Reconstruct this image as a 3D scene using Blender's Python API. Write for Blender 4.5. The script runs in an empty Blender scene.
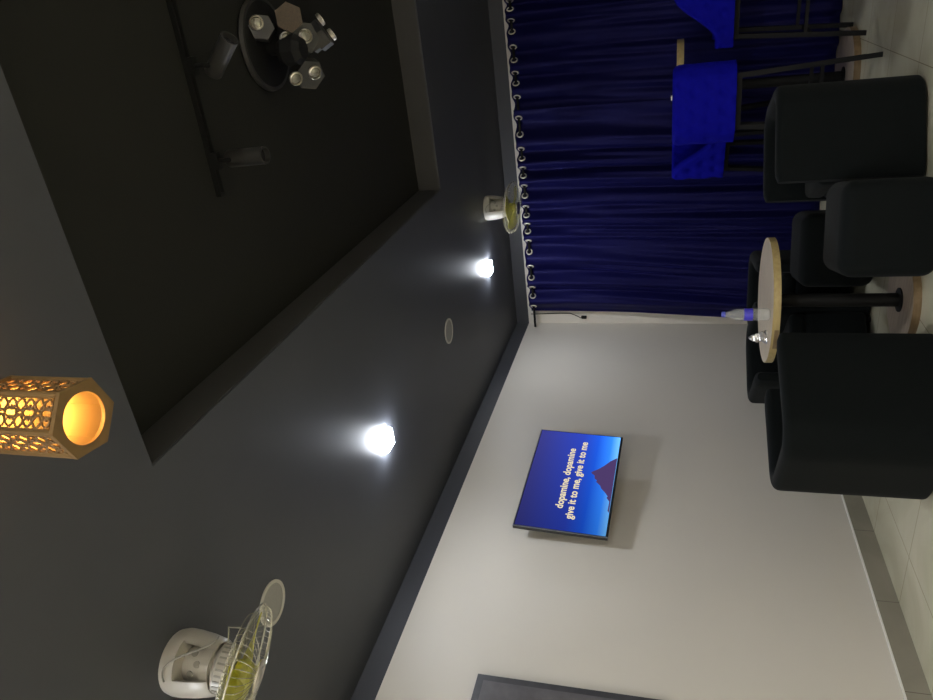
import bpy, bmesh, math, random
from mathutils import Vector, Matrix
random.seed(7)
PI = math.pi
SC = bpy.context.scene
COL = SC.collection
R = math.radians

# ------------------------------------------------------------------ camera
CAM = Vector((0.0, 0.0, 1.12))
F = 715.0
def pdir(px, py):
    return Vector((px - 466.5, -(py - 350.0), -F)).normalized()
_Y = pdir(676, -36)
_X = -pdir(650, 1774)
_X = (_X - _Y * _X.dot(_Y)).normalized()
_Z = _X.cross(_Y)
ROT = Matrix((_X, _Y, _Z))            # camera axes -> room axes
def ray(px, py): return ROT @ pdir(px, py)
def on_z(px, py, z):
    d = ray(px, py); return CAM + d * ((z - CAM.z) / d.z)
def on_y(px, py, y):
    d = ray(px, py); return CAM + d * ((y - CAM.y) / d.y)
def on_x(px, py, x):
    d = ray(px, py); return CAM + d * ((x - CAM.x) / d.x)

cd = bpy.data.cameras.new('camera')
cam = bpy.data.objects.new('camera', cd)
COL.objects.link(cam)
cam.matrix_world = Matrix.Translation(CAM) @ ROT.to_4x4()
cd.sensor_fit = 'HORIZONTAL'; cd.sensor_width = 36.0
cd.lens = F / 933.0 * 36.0
cd.clip_start = 0.02
SC.camera = cam

# ------------------------------------------------------------------ materials
def mat(name, col, rough=0.5, metal=0.0, spec=0.5, noise=None, bump=None, **kw):
    m = bpy.data.materials.new(name); m.use_nodes = True
    nt = m.node_tree; b = nt.nodes['Principled BSDF']
    b.inputs['Base Color'].default_value = (*col, 1)
    b.inputs['Roughness'].default_value = rough
    b.inputs['Metallic'].default_value = metal
    b.inputs['Specular IOR Level'].default_value = spec
    for k, v in kw.items():
        b.inputs[k.replace('_', ' ')].default_value = v
    tc = None
    if noise or bump:
        tc = nt.nodes.new('ShaderNodeTexCoord')
    if noise:                         # (scale, amount)
        n = nt.nodes.new('ShaderNodeTexNoise'); n.inputs['Scale'].default_value = noise[0]
        n.inputs['Detail'].default_value = 5
        nt.links.new(tc.outputs['Object'], n.inputs['Vector'])
        r = nt.nodes.new('ShaderNodeMix'); r.data_type = 'RGBA'
        a = noise[1]
        r.inputs[6].default_value = (*[c * (1 - a) for c in col], 1)
        r.inputs[7].default_value = (*[min(1, c * (1 + a)) for c in col], 1)
        nt.links.new(n.outputs['Fac'], r.inputs[0]); nt.links.new(r.outputs[2], b.inputs['Base Color'])
    if bump:                          # (scale, strength)
        n2 = nt.nodes.new('ShaderNodeTexNoise'); n2.inputs['Scale'].default_value = bump[0]
        n2.inputs['Detail'].default_value = 4
        nt.links.new(tc.outputs['Object'], n2.inputs['Vector'])
        bp = nt.nodes.new('ShaderNodeBump'); bp.inputs['Strength'].default_value = bump[1]
        bp.inputs['Distance'].default_value = 0.004
        nt.links.new(n2.outputs['Fac'], bp.inputs['Height']); nt.links.new(bp.outputs['Normal'], b.inputs['Normal'])
    return m

def emit(name, col, strength):
    m = bpy.data.materials.new(name); m.use_nodes = True
    nt = m.node_tree; nt.nodes.clear()
    e = nt.nodes.new('ShaderNodeEmission'); o = nt.nodes.new('ShaderNodeOutputMaterial')
    e.inputs[0].default_value = (*col, 1); e.inputs[1].default_value = strength
    nt.links.new(e.outputs[0], o.inputs[0]); return m

M = {}
M['wall'] = mat('painted_wall', (0.665, 0.625, 0.56), 0.5, noise=(1.3, 0.05), bump=(60, 0.06))
M['black_paint'] = mat('black_paint', (0.045, 0.047, 0.055), 0.55, spec=0.4, noise=(3, 0.15), bump=(40, 0.05))
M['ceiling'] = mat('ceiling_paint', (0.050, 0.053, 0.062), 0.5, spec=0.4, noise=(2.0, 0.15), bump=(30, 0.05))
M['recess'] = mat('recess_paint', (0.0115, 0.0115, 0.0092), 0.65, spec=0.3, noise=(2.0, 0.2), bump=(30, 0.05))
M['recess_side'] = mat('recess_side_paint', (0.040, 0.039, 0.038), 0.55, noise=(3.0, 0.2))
M['velvet_black'] = mat('black_velvet', (0.0024, 0.0038, 0.0040), 0.85, spec=0.14, noise=(90, 0.35), bump=(220, 0.3), Sheen_Weight=0.03, Sheen_Roughness=0.45)
M['velvet_blue'] = mat('royal_blue_velvet', (0.004, 0.004, 0.28), 0.8, spec=0.06, noise=(40, 0.18), bump=(160, 0.3), Sheen_Weight=0.04, Sheen_Roughness=0.4, Sheen_Tint=(0.05, 0.05, 1, 1))
M['curtain'] = mat('navy_velvet', (0.0042, 0.0042, 0.042), 0.5, spec=0.2, noise=(6, 0.2), bump=(120, 0.15), Sheen_Weight=0.2, Sheen_Roughness=0.3, Sheen_Tint=(0.10, 0.09, 0.80, 1), Specular_Tint=(0.4, 0.38, 1, 1))
M['black_metal'] = mat('black_metal', (0.0065, 0.0065, 0.0065), 0.6, spec=0.18, noise=(30, 0.2))
M['chrome'] = mat('brushed_steel', (0.62, 0.58, 0.50), 0.28, metal=1.0, noise=(50, 0.1))
M['white_plastic'] = mat('white_plastic', (0.42, 0.395, 0.345), 0.4, noise=(8, 0.05))
M['grey_plastic'] = mat('grey_plastic', (0.24, 0.23, 0.20), 0.5, noise=(8, 0.1))
M['eyelet'] = mat('eyelet_metal', (0.72, 0.68, 0.56), 0.35, metal=0.3, noise=(50, 0.1))
M['wire'] = mat('clear_wire', (0.6, 0.58, 0.48), 0.25, metal=0.6, noise=(20, 0.05))
M['yellow'] = mat('yellow_blade_plastic', (0.56, 0.53, 0.03), 0.35, noise=(8, 0.06), Transmission_Weight=0.25)
M['speaker_cloth'] = mat('speaker_cloth', (0.30, 0.295, 0.27), 0.8, noise=(300, 0.2))
M['speaker_rim'] = mat('speaker_rim', (0.50, 0.48, 0.42), 0.5, noise=(8, 0.05))
M['lantern_wood'] = mat('lantern_wood', (0.15, 0.085, 0.025), 0.6, noise=(30, 0.25))
M['dark_lens'] = mat('smoked_lens', (0.02, 0.02, 0.025), 0.05, spec=0.8, noise=(10, 0.1))
M['brown_grille'] = mat('brown_grille', (0.055, 0.035, 0.018), 0.6, noise=(160, 0.7))
M['screen_rim'] = mat('screen_bezel', (0.02, 0.02, 0.022), 0.3, noise=(10, 0.1))
M['steel_edge'] = mat('steel_edge', (0.35, 0.36, 0.40), 0.3, metal=0.8, noise=(10, 0.1))
M['lamp'] = emit('lamp_light', (0.87, 0.92, 1.0), 330.0)
M['lamp_fill'] = emit('fill_light', (1.0, 0.98, 0.93), 58.0)  # glow of the added fill panels
M['bulb'] = emit('bulb_light', (1.0, 0.46, 0.10), 330.0)
M['white_frame'] = mat('lamp_frame_white', (0.75, 0.75, 0.75), 0.4, noise=(10, 0.04))
M['foil'] = mat('silver_foil', (0.55, 0.55, 0.55), 0.3, metal=0.85, noise=(30, 0.2))
M['cap_blue'] = mat('bottle_cap_blue', (0.10, 0.12, 0.60), 0.35, noise=(10, 0.1))
M['white_card'] = mat('white_card', (0.8, 0.79, 0.76), 0.5, noise=(20, 0.04))
M['poster_edge'] = mat('poster_edge', (0.055, 0.055, 0.062), 0.4, noise=(18, 0.4))
M['poster_face'] = mat('poster_face', (0.12, 0.115, 0.125), 0.35, noise=(14, 0.5))
M['poster_ink'] = mat('poster_ink', (0.03, 0.03, 0.035), 0.5, noise=(14, 0.2))
M['white_line'] = mat('skirting_grout', (0.85, 0.83, 0.78), 0.5, noise=(20, 0.05))

def wood_mat(name, c1, c2, rough=0.4):
    m = mat(name, c1, rough); nt = m.node_tree; b = nt.nodes['Principled BSDF']
    tc = nt.nodes.new('ShaderNodeTexCoord'); mp = nt.nodes.new('ShaderNodeMapping')
    mp.inputs['Scale'].default_value = (3, 30, 30)
    n = nt.nodes.new('ShaderNodeTexNoise'); n.inputs['Scale'].default_value = 2; n.inputs['Detail'].default_value = 6
    rp = nt.nodes.new('ShaderNodeValToRGB')
    rp.color_ramp.elements[0].position = 0.35; rp.color_ramp.elements[0].color = (*c1, 1)
    rp.color_ramp.elements[1].position = 0.65; rp.color_ramp.elements[1].color = (*c2, 1)
    nt.links.new(tc.outputs['Object'], mp.inputs[0]); nt.links.new(mp.outputs[0], n.inputs['Vector'])
    nt.links.new(n.outputs['Fac'], rp.inputs[0]); nt.links.new(rp.outputs[0], b.inputs['Base Color'])
    return m
M['wood_top'] = wood_mat('pale_wood', (0.50, 0.41, 0.29), (0.60, 0.50, 0.37), 0.35)
M['wood_edge'] = wood_mat('wood_edging', (0.36, 0.27, 0.11), (0.44, 0.34, 0.15), 0.45)
M['base_wood'] = wood_mat('base_wood', (0.30, 0.24, 0.18), (0.40, 0.33, 0.26), 0.3)
M['base_edge'] = wood_mat('base_edging', (0.16, 0.105, 0.05), (0.22, 0.15, 0.08), 0.45)

def tile_mat(name, c1, c2, grout, size, off, rough, axes='XY'):
    m = mat(name, c1, rough, spec=0.5); nt = m.node_tree; b = nt.nodes['Principled BSDF']
    g = nt.nodes.new('ShaderNodeNewGeometry'); sp = nt.nodes.new('ShaderNodeSeparateXYZ')
    nt.links.new(g.outputs['Position'], sp.inputs[0])
    masks = []
    for ax, o in zip(axes, off):
        s = nt.nodes.new('ShaderNodeMath'); s.operation = 'SUBTRACT'; s.inputs[1].default_value = o
        nt.links.new(sp.outputs[ax], s.inputs[0])
        pp = nt.nodes.new('ShaderNodeMath'); pp.operation = 'PINGPONG'; pp.inputs[1].default_value = size / 2
        nt.links.new(s.outputs[0], pp.inputs[0])
        lt = nt.nodes.new('ShaderNodeMath'); lt.operation = 'LESS_THAN'; lt.inputs[1].default_value = 0.002
        nt.links.new(pp.outputs[0], lt.inputs[0]); masks.append(lt)
    last = masks[0]
    if len(masks) > 1:
        mx = nt.nodes.new('ShaderNodeMath'); mx.operation = 'MAXIMUM'
        nt.links.new(masks[0].outputs[0], mx.inputs[0]); nt.links.new(masks[1].outputs[0], mx.inputs[1]); last = mx
    n = nt.nodes.new('ShaderNodeTexNoise'); n.inputs['Scale'].default_value = 1.6; n.inputs['Detail'].default_value = 7
    n.inputs['Distortion'].default_value = 1.5
    nt.links.new(g.outputs['Position'], n.inputs['Vector'])
    rp = nt.nodes.new('ShaderNodeValToRGB')
    rp.color_ramp.elements[0].position = 0.4; rp.color_ramp.elements[0].color = (*c1, 1)
    rp.color_ramp.elements[1].position = 0.62; rp.color_ramp.elements[1].color = (*c2, 1)
    nt.links.new(n.outputs['Fac'], rp.inputs[0])
    mix = nt.nodes.new('ShaderNodeMix'); mix.data_type = 'RGBA'
    nt.links.new(last.outputs[0], mix.inputs[0]); nt.links.new(rp.outputs[0], mix.inputs[6])
    mix.inputs[7].default_value = (*grout, 1)
    nt.links.new(mix.outputs[2], b.inputs['Base Color'])
    return m
M['floor'] = tile_mat('polished_tile', (0.53, 0.50, 0.365), (0.61, 0.58, 0.44), (0.26, 0.23, 0.15), 0.53, (-2.668, 3.012), 0.08)
M['skirting'] = tile_mat('skirting_tile', (0.27, 0.25, 0.20), (0.31, 0.285, 0.23), (0.16, 0.14, 0.11), 0.53, (3.012,), 0.25, 'Y')

def trans_mat(name, col, f=0.6):
    m = bpy.data.materials.new(name); m.use_nodes = True
    nt = m.node_tree; nt.nodes.clear()
    o = nt.nodes.new('ShaderNodeOutputMaterial'); mx = nt.nodes.new('ShaderNodeMixShader')
    d = nt.nodes.new('ShaderNodeBsdfDiffuse'); t = nt.nodes.new('ShaderNodeBsdfTranslucent')
    d.inputs[0].default_value = (*col, 1); t.inputs[0].default_value = (*col, 1)
    mx.inputs[0].default_value = f
    nt.links.new(d.outputs[0], mx.inputs[1]); nt.links.new(t.outputs[0], mx.inputs[2]); nt.links.new(mx.outputs[0], o.inputs[0])
    return m
M['paper'] = trans_mat('lantern_paper', (0.19, 0.145, 0.085), 0.55)

def clear_mat(name, tint, a):
    m = bpy.data.materials.new(name); m.use_nodes = True
    nt = m.node_tree; nt.nodes.clear()
    o = nt.nodes.new('ShaderNodeOutputMaterial'); mx = nt.nodes.new('ShaderNodeMixShader')
    t = nt.nodes.new('ShaderNodeBsdfTransparent'); g = nt.nodes.new('ShaderNodeBsdfPrincipled')
    t.inputs[0].default_value = (*tint, 1); g.inputs['Base Color'].default_value = (0.75, 0.76, 0.75, 1)
    g.inputs['Roughness'].default_value = 0.12
    mx.inputs[0].default_value = a
    nt.links.new(t.outputs[0], mx.inputs[1]); nt.links.new(g.outputs[0], mx.inputs[2]); nt.links.new(mx.outputs[0], o.inputs[0])
    return m
M['clear'] = clear_mat('clear_plastic', (0.96, 0.97, 0.97), 0.24)
M['cage_clear'] = clear_mat('cage_clear_plastic', (0.97, 0.97, 0.95), 0.10)
M['label_blue'] = mat('bottle_label', (0.06, 0.05, 0.55), 0.4, noise=(60, 0.5))

# screen: a blue sky picture that brightens towards its lower edge
def screen_mat():
    m = bpy.data.materials.new('tv_picture'); m.use_nodes = True
    nt = m.node_tree; nt.nodes.clear()
    tc = nt.nodes.new('ShaderNodeTexCoord'); sp = nt.nodes.new('ShaderNodeSeparateXYZ')
    nt.links.new(tc.outputs['Generated'], sp.inputs[0])
    rp = nt.nodes.new('ShaderNodeValToRGB')
    els = [(0.0, (0.16, 0.50, 1.0)), (0.10, (0.03, 0.22, 0.92)), (0.26, (0.012, 0.085, 0.62)), (0.45, (0.022, 0.048, 0.40)), (1.0, (0.034, 0.036, 0.19))]
    cr = rp.color_ramp
    while len(cr.elements) < len(els): cr.elements.new(0.5)
    for e, (p, c) in zip(cr.elements, els): e.position = p; e.color = (*c, 1)
    nt.links.new(sp.outputs['Z'], rp.inputs[0])
    e = nt.nodes.new('ShaderNodeEmission'); e.inputs[1].default_value = 1.0
    o = nt.nodes.new('ShaderNodeOutputMaterial')
    # brighter at the picture's right lower corner
    mu = nt.nodes.new('ShaderNodeMath'); mu.operation = 'MULTIPLY_ADD'
    mu.inputs[1].default_value = 0.75; mu.inputs[2].default_value = 0.75
    nt.links.new(sp.outputs['Y'], mu.inputs[0]); nt.links.new(mu.outputs[0], e.inputs[1])
    nt.links.new(rp.outputs[0], e.inputs[0]); nt.links.new(e.outputs[0], o.inputs[0])
    return m
M['screen'] = screen_mat()
M['lyric'] = emit('lyric_light', (1.0, 0.86, 0.55), 0.95)
M['mountain'] = emit('mountain_light', (0.085, 0.050, 0.16), 1.0)

# ------------------------------------------------------------------ mesh builder
class MB:
    def __init__(s): s.v = []; s.f = []; s.m = []; s.mi = 0
    def add(s, vs, fs):
        o = len(s.v); s.v += [Vector(v) for v in vs]
        for f in fs: s.f.append([i + o for i in f]); s.m.append(s.mi)
    def box(s, c, size, rot=None):
        x, y, z = [a / 2 for a in size]
        vs = [Vector((a * x, b * y, d * z)) for a in (-1, 1) for b in (-1, 1) for d in (-1, 1)]
        if rot is not None: vs = [rot @ v for v in vs]
        vs = [v + Vector(c) for v in vs]
        s.add(vs, [(0, 1, 3, 2), (4, 6, 7, 5), (0, 4, 5, 1), (2, 3, 7, 6), (0, 2, 6, 4), (1, 5, 7, 3)])
    def rbox(s, c, size, r, seg=4, rot=None):
        bm = bmesh.new(); bmesh.ops.create_cube(bm, size=1)
        for v in bm.verts: v.co = Vector((v.co.x * size[0], v.co.y * size[1], v.co.z * size[2]))
        bmesh.ops.bevel(bm, geom=list(bm.edges), offset=r, segments=seg, profile=0.5, affect='EDGES')
        bm.verts.ensure_lookup_table()
        vs = [v.co.copy() for v in bm.verts]
        if rot is not None: vs = [rot @ v for v in vs]
        s.add([v + Vector(c) for v in vs], [[v.index for v in f.verts] for f in bm.faces]); bm.free()
    def lathe(s, prof, mtx=None, n=32, a0=0.0, a1=2 * PI):
        mtx = mtx or Matrix()
        full = abs(a1 - a0 - 2 * PI) < 1e-6
        k = n if full else n + 1
        vs = []
        for i in range(k):
            a = a0 + (a1 - a0) * i / n
            for r, z in prof: vs.append(mtx @ Vector((r * math.cos(a), r * math.sin(a), z)))
        L = len(prof); fs = []
        for i in range(n):
            j = (i + 1) % k
            for q in range(L - 1):
                fs.append((i * L + q, j * L + q, j * L + q + 1, i * L + q + 1))
        s.add(vs, fs)
    def disc(s, c, r, axis=(0, 0, 1), n=32):
        mt = frame(c, axis); vs = [mt @ Vector((r * math.cos(2 * PI * i / n), r * math.sin(2 * PI * i / n), 0)) for i in range(n)]
        s.add(vs, [list(range(n))])
    def cyl(s, a, b, r, r2=None, n=16):
        a, b = Vector(a), Vector(b); r2 = r if r2 is None else r2
        mt = frame(a, b - a); L = (b - a).length
        s.lathe([(0, 0), (r, 0), (r2, L), (0, L)], mt, n)
    def tube(s, pts, r, n=8, closed=False):
        pts = [Vector(p) for p in pts]; k = len(pts); vs = []; up = None
        for i, p in enumerate(pts):
            if closed: t = pts[(i + 1) % k] - pts[i - 1]
            else: t = pts[min(i + 1, k - 1)] - pts[max(i - 1, 0)]
            t.normalize()
            if up is None: up = Vector((0, 0, 1)) if abs(t.z) < 0.9 else Vector((1, 0, 0))
            u = (up - t * up.dot(t)).normalized(); w = t.cross(u); up = u
            for j in range(n):
                a = 2 * PI * j / n; vs.append(p + (u * math.cos(a) + w * math.sin(a)) * r)
        fs = []
        for i in range(k if closed else k - 1):
            i2 = (i + 1) % k
            for j in range(n): fs.append((i * n + j, i * n + (j + 1) % n, i2 * n + (j + 1) % n, i2 * n + j))
        if not closed: fs += [list(range(n))[::-1], [(k - 1) * n + j for j in range(n)]]
        s.add(vs, fs)
    def prism(s, poly, h, mtx=None):
        mtx = mtx or Matrix(); n = len(poly)
        vs = [mtx @ Vector((x, y, 0)) for x, y in poly] + [mtx @ Vector((x, y, h)) for x, y in poly]
        s.add(vs, [list(range(n))[::-1], [n + i for i in range(n)]] + [(i, (i + 1) % n, n + (i + 1) % n, n + i) for i in range(n)])
    def build(s, name, m, parent=None, smooth=True, loc=None):
        me = bpy.data.meshes.new(name)
        me.from_pydata([tuple(v) for v in s.v], [], s.f)
        for x in (m if isinstance(m, list) else [m]): me.materials.append(x)
        for p, i in zip(me.polygons, s.m): p.material_index = i
        bm = bmesh.new(); bm.from_mesh(me)
        bmesh.ops.remove_doubles(bm, verts=bm.verts, dist=1e-6)
        bmesh.ops.recalc_face_normals(bm, faces=bm.faces)
        bm.to_mesh(me); bm.free()
        if smooth:
            for p in me.polygons: p.use_smooth = True
            me.set_sharp_from_angle(angle=R(38))
        o = bpy.data.objects.new(name, me); COL.objects.link(o)
        if parent is not None: o.parent = parent
        if loc is not None: o.location = loc
        return o

def frame(origin, axis):
    z = Vector(axis).normalized()
    x = Vector((1, 0, 0)) if abs(z.x) < 0.9 else Vector((0, 1, 0))
    x = (x - z * x.dot(z)).normalized(); y = z.cross(x)
    m = Matrix((x, y, z)).transposed().to_4x4(); m.translation = Vector(origin); return m

def thing(name, label, cat, loc=(0, 0, 0), rz=0, group=None):
    o = bpy.data.objects.new(name, None); COL.objects.link(o)
    o.location = loc; o.rotation_euler = (0, 0, rz); o.empty_display_size = 0.05
    return tag(o, label, cat, group)
def tag(o, label, cat, group=None):
    o['label'] = label; o['category'] = cat
    if group: o['group'] = group
    return o
def struct(o):
    o['kind'] = 'structure'; return o
def kids(o): return [c for c in bpy.data.objects if c.parent == o]
def copy_tree(o, parent=None):
    c = o.copy(); COL.objects.link(c)
    if parent is not None: c.parent = parent
    for ch in kids(o): copy_tree(ch, c)
    return c
def dup(root, loc, rz, label, group=None):
    c = copy_tree(root); c.location = loc; c.rotation_euler = (0, 0, rz); c['label'] = label
    if group: c['group'] = group
    return c

# ------------------------------------------------------------------ the room
XL, XR, YB, YF, H, BAND = -2.98, 2.98, -1.6, 6.29, 2.585, 2.465
RX0, RX1, RY0, RY1, RD = -1.14, 1.14, 1.41, 4.44, 0.15      # the recess in the ceiling
def panel(name, c, size, m):
    b = MB(); b.box(c, size); return struct(b.build(name, m, smooth=False))
T = 0.1
panel('floor', ((XL + XR) / 2, (YB + YF) / 2, -T / 2), (XR - XL + 2 * T, YF - YB + 2 * T, T), M['floor'])
def wall(name, c, size, ax):
    b = MB(); b.box((c[0], c[1], BAND / 2), (size[0], size[1], BAND)); w = struct(b.build(name, M['wall'], smooth=False))
    return w
wl = wall('wall_left', (XL - T / 2, (YB + YF) / 2, 0), (T, YF - YB, 0), 0)
wb = wall('wall_back', ((XL + XR) / 2, YF + T / 2, 0), (XR - XL + 2 * T, T, 0), 1)
wall('wall_right', (XR + T / 2, (YB + YF) / 2, 0), (T, YF - YB, 0), 0)
wall('wall_front', ((XL + XR) / 2, YB - T / 2, 0), (XR - XL + 2 * T, T, 0), 1)
# black painted band along the top of the walls
b = MB(); hh = H + RD + T - BAND; zc = BAND + hh / 2
b.box((XL - T / 2, (YB + YF) / 2, zc), (T, YF - YB, hh)); struct(b.build('trim_1', M['black_paint'], smooth=False))
b = MB(); b.box(((XL + XR) / 2, YF + T / 2, zc), (XR - XL + 2 * T, T, hh)); struct(b.build('trim_2', M['black_paint'], smooth=False))
b = MB(); b.box((XR + T / 2, (YB + YF) / 2, zc), (T, YF - YB, hh)); struct(b.build('trim_3', M['black_paint'], smooth=False))
b = MB(); b.box(((XL + XR) / 2, YB - T / 2, zc), (XR - XL + 2 * T, T, hh)); struct(b.build('trim_4', M['black_paint'], smooth=False))
# ceiling with its rectangular recess
b = MB()
th = RD
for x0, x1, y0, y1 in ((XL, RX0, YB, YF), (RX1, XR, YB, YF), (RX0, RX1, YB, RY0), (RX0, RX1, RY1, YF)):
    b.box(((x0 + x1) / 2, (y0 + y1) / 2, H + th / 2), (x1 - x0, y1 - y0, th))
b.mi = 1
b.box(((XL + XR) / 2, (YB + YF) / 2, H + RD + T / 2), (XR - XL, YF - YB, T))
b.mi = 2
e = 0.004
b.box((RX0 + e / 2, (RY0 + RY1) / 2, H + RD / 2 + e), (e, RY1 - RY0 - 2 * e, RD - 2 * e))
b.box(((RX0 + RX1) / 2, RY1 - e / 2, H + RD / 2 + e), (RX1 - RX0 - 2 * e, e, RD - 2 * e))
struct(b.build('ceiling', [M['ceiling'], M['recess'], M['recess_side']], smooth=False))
# skirting tiles on the left wall with the pale line of mortar on top
b = MB(); b.box((XL + 0.005, (YB + YF) / 2, 0.052), (0.01, YF - YB, 0.104)); b.mi = 1
b.box((XL + 0.006, (YB + YF) / 2, 0.1075), (0.012, YF - YB, 0.007))
struct(b.build('baseboard_left', [M['skirting'], M['white_line']], smooth=False))
b = MB(); b.box(((XL + XR) / 2, YF - 0.005, 0.052), (XR - XL - 0.03, 0.01, 0.104)); b.mi = 1
b.box(((XL + XR) / 2, YF - 0.006, 0.1075), (XR - XL - 0.03, 0.012, 0.007))
struct(b.build('baseboard_back', [M['skirting'], M['white_line']], smooth=False))

# ------------------------------------------------------------------ ceiling lamps (one row, every second one a speaker)
def make_lamp():
    t = thing('ceiling_light', '', 'ceiling light')
    f = MB(); s, w = 0.053, 0.006
    for sx, sy, lx, ly in ((0, s - w / 2, 2 * s, w), (0, -s + w / 2, 2 * s, w), (s - w / 2, 0, w, 2 * s - 2 * w), (-s + w / 2, 0, w, 2 * s - 2 * w)):
        f.box((sx, sy, -0.003), (lx, ly, 0.006))
    f.box((0, 0, -0.0015), (2 * s - 2 * w, 2 * s - 2 * w, 0.003))
    f.build('lamp_frame', M['white_frame'], t, smooth=False)
    d = MB(); d.rbox((0, 0, -0.017), (0.100, 0.100, 0.022), 0.008, 3)
    d.build('diffuser', M['lamp'], t)
    return t
lamp0 = make_lamp()
lamp0.location = on_z(385.5, 440, H)
lamp0['label'] = 'bright white square ceiling light above the TV, the larger of two'
lamp0['group'] = 'ceiling lights'
dup(lamp0, on_z(488, 268, H), 0, 'smaller bright white square ceiling light close to the small ceiling fan', 'ceiling lights')
dup(lamp0, Vector((-2.08, 0.45, H)), 0, 'white square ceiling light nearest the camera, out of the picture', 'ceiling lights')
def fill_panel(loc, label):  # unseen panel added behind the camera to even out lower wall and floor
    t = thing('fill_panel_light', label, 'ceiling light', loc, 0, 'added fill panels behind the camera')
    f = MB(); f.box((0, 0, -0.006), (0.60, 0.60, 0.012)); f.build('lamp_frame', M['white_frame'], t, smooth=False)
    d = MB(); d.box((0, 0, -0.013), (0.55, 0.55, 0.003)); d.build('diffuser', M['lamp_fill'], t, smooth=False)
fill_panel((-1.1, -1.0, H), 'added large flat fill light behind the camera on the fan side')
fill_panel((0.3, -1.0, H), 'added large flat fill light right behind the camera')
fill_panel((1.7, -1.0, H), 'added large flat fill light behind the camera on the far side')
dup(lamp0, Vector((2.08, 2.93, H)), 0, 'white square ceiling light across the recess from the TV, out of the picture', 'ceiling lights')
dup(lamp0, Vector((2.08, 0.45, H)), 0, 'white square ceiling light across the recess from the large fan, out of the picture', 'ceiling lights')

def make_speaker(r):
    t = thing('ceiling_speaker', '', 'speaker')
    m = MB(); m.lathe([(r - 0.012, 0), (r - 0.012, -0.006), (r, -0.006), (r, 0)], n=48); m.build('rim', M['speaker_rim'], t)
    g = MB(); g.lathe([(0, -0.005), (r - 0.03, -0.0048), (r - 0.012, -0.003)], n=48); g.build('grille', M['speaker_cloth'], t)
    return t
sp0 = make_speaker(0.088)
sp0.location = on_z(448.5, 331, H)
sp0['label'] = 'round pale ceiling speaker between the two bright ceiling lights'; sp0['group'] = 'ceiling speakers'
dup(sp0, on_z(272, 603, H), 0, 'round pale ceiling speaker next to the large ceiling fan', 'ceiling speakers')

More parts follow.
